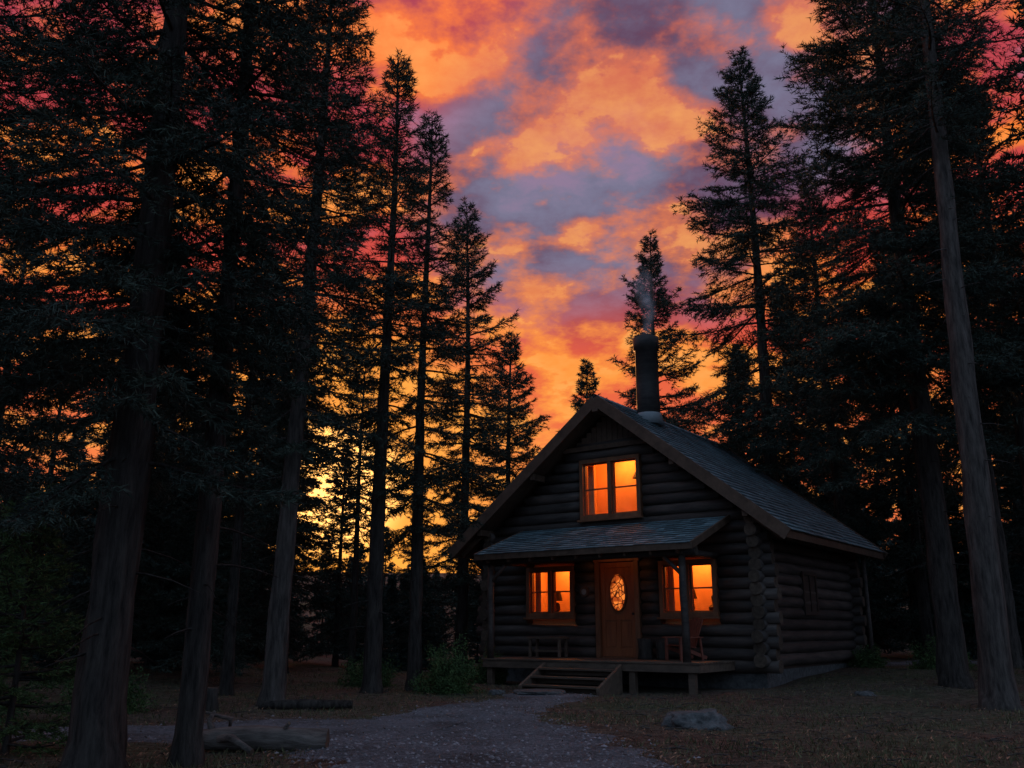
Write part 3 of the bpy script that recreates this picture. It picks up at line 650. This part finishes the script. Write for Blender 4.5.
n0=noise(3.3,9,.60,(3.1,1.7,0),st_); n1=noise(3.3,6,.56,(3.1-.018,1.7+.095,0),st_)
nC=noise(1.1,3,.5,(7,2,0)); nF=noise(11,6,.62,(2,9,0),st_)
lit=math_('ADD',math_('SUBTRACT',n0,n1),math_('MULTIPLY',math_('SUBTRACT',nF,.5),.22))
lit=mr_(lit,-.065,.095)
p1=mr_(dotd(6,28),.960,.996); p2=mr_(dotd(13,35),.965,.997); p3=mr_(dotd(1,24),.985,.999)
pm=math_('MAXIMUM',p1,math_('MAXIMUM',p2,math_('MULTIPLY',p3,.8)))
pm=mr_(math_('ADD',math_('MULTIPLY',pm,.8),math_('MULTIPLY',math_('SUBTRACT',nC,.5),1.0)),.20,.72)
pm=math_('MULTIPLY',pm,mr_(dz,.26,.40))
rl=ramp(nt,[(0,(1.0,.36,.06)),(.18,(1.0,.34,.06)),(.32,(1.0,.29,.035)),(.46,(1.0,.23,.03)),(.62,(1.0,.20,.05)),(.8,(.5,.2,.18)),(1,(.3,.2,.2))]); L(dz,rl.inputs[0])
rs_=ramp(nt,[(0,(.95,.20,.05)),(.18,(.88,.16,.05)),(.32,(.74,.08,.04)),(.46,(.56,.055,.06)),(.62,(.42,.055,.095)),(.8,(.14,.08,.12)),(1,(.1,.09,.12))]); L(dz,rs_.inputs[0])
shade=mix_(pm,rs_.outputs[0],mix_(mr_(n0,.38,.60),(.19,.18,.28),(.12,.05,.10)))
litc=mix_(math_('MULTIPLY',pm,.30),rl.outputs[0],(.72,.20,.17))
litf=math_('MULTIPLY',lit,math_('SUBTRACT',1.0,math_('MULTIPLY',pm,.3)))
col=mix_(litf,shade,litc)
f2=mr_(math_('ADD',lit,math_('MULTIPLY',math_('SUBTRACT',nF,.5),.8)),.86,1.2)
col=mix_(math_('MULTIPLY',f2,.55),col,(1.0,.46,.12))
gp=math_('MULTIPLY',mr_(n0,.42,.33),mr_(dz,.34,.5)); col=mix_(math_('MULTIPLY',gp,.65),col,(.34,.20,.32))
f6=mr_(dotd(-11.3,7),.960,1.0); col=mix_(math_('MULTIPLY',f6,.9),col,(1.1,.40,.05))
f7=mr_(dotd(-11.3,8.6),.9960,.9998); col=mix_(f7,col,(3.0,1.4,.35))
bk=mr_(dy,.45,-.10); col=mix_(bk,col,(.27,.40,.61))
col=mix_(mr_(dz,.02,-.06),col,(.02,.02,.02))
sky=N(nt,'ShaderNodeTexSky'); sky.sky_type='NISHITA'; sky.sun_disc=False; sky.sun_elevation=R(3); sky.sun_rotation=R(-11)
b1=N(nt,'ShaderNodeBackground',Strength=.005); L(sky.outputs[0],b1.inputs[0])
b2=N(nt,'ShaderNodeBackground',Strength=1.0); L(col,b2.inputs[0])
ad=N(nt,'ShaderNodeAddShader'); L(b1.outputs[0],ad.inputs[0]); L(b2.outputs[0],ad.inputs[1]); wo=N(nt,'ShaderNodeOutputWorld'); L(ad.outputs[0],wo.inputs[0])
w.cycles.sampling_method='MANUAL'; w.cycles.sample_map_resolution=256
sl=bpy.data.lights.new('sun','SUN'); sl.energy=2.2; sl.angle=R(.5); sl.color=(1,.40,.13); so=bpy.data.objects.new('sun',sl); link(so)
dirv=Vector((math.sin(R(-11))*math.cos(R(3)),math.cos(R(-11))*math.cos(R(3)),math.sin(R(3)))); so.rotation_euler=dirv.to_track_quat('Z','Y').to_euler()

# ------------------------------------------------------------------ camera
cd=bpy.data.cameras.new('camera'); cd.lens=31.64; cd.sensor_width=36; cd.clip_end=2000; cd.clip_start=.05
co=bpy.data.objects.new('camera',cd); co.location=(0,0,1.25); co.rotation_euler=(R(90+15.3),0,0); link(co); S.camera=co
S.view_settings.view_transform='Standard'; S.view_settings.look='None'; S.view_settings.exposure=0
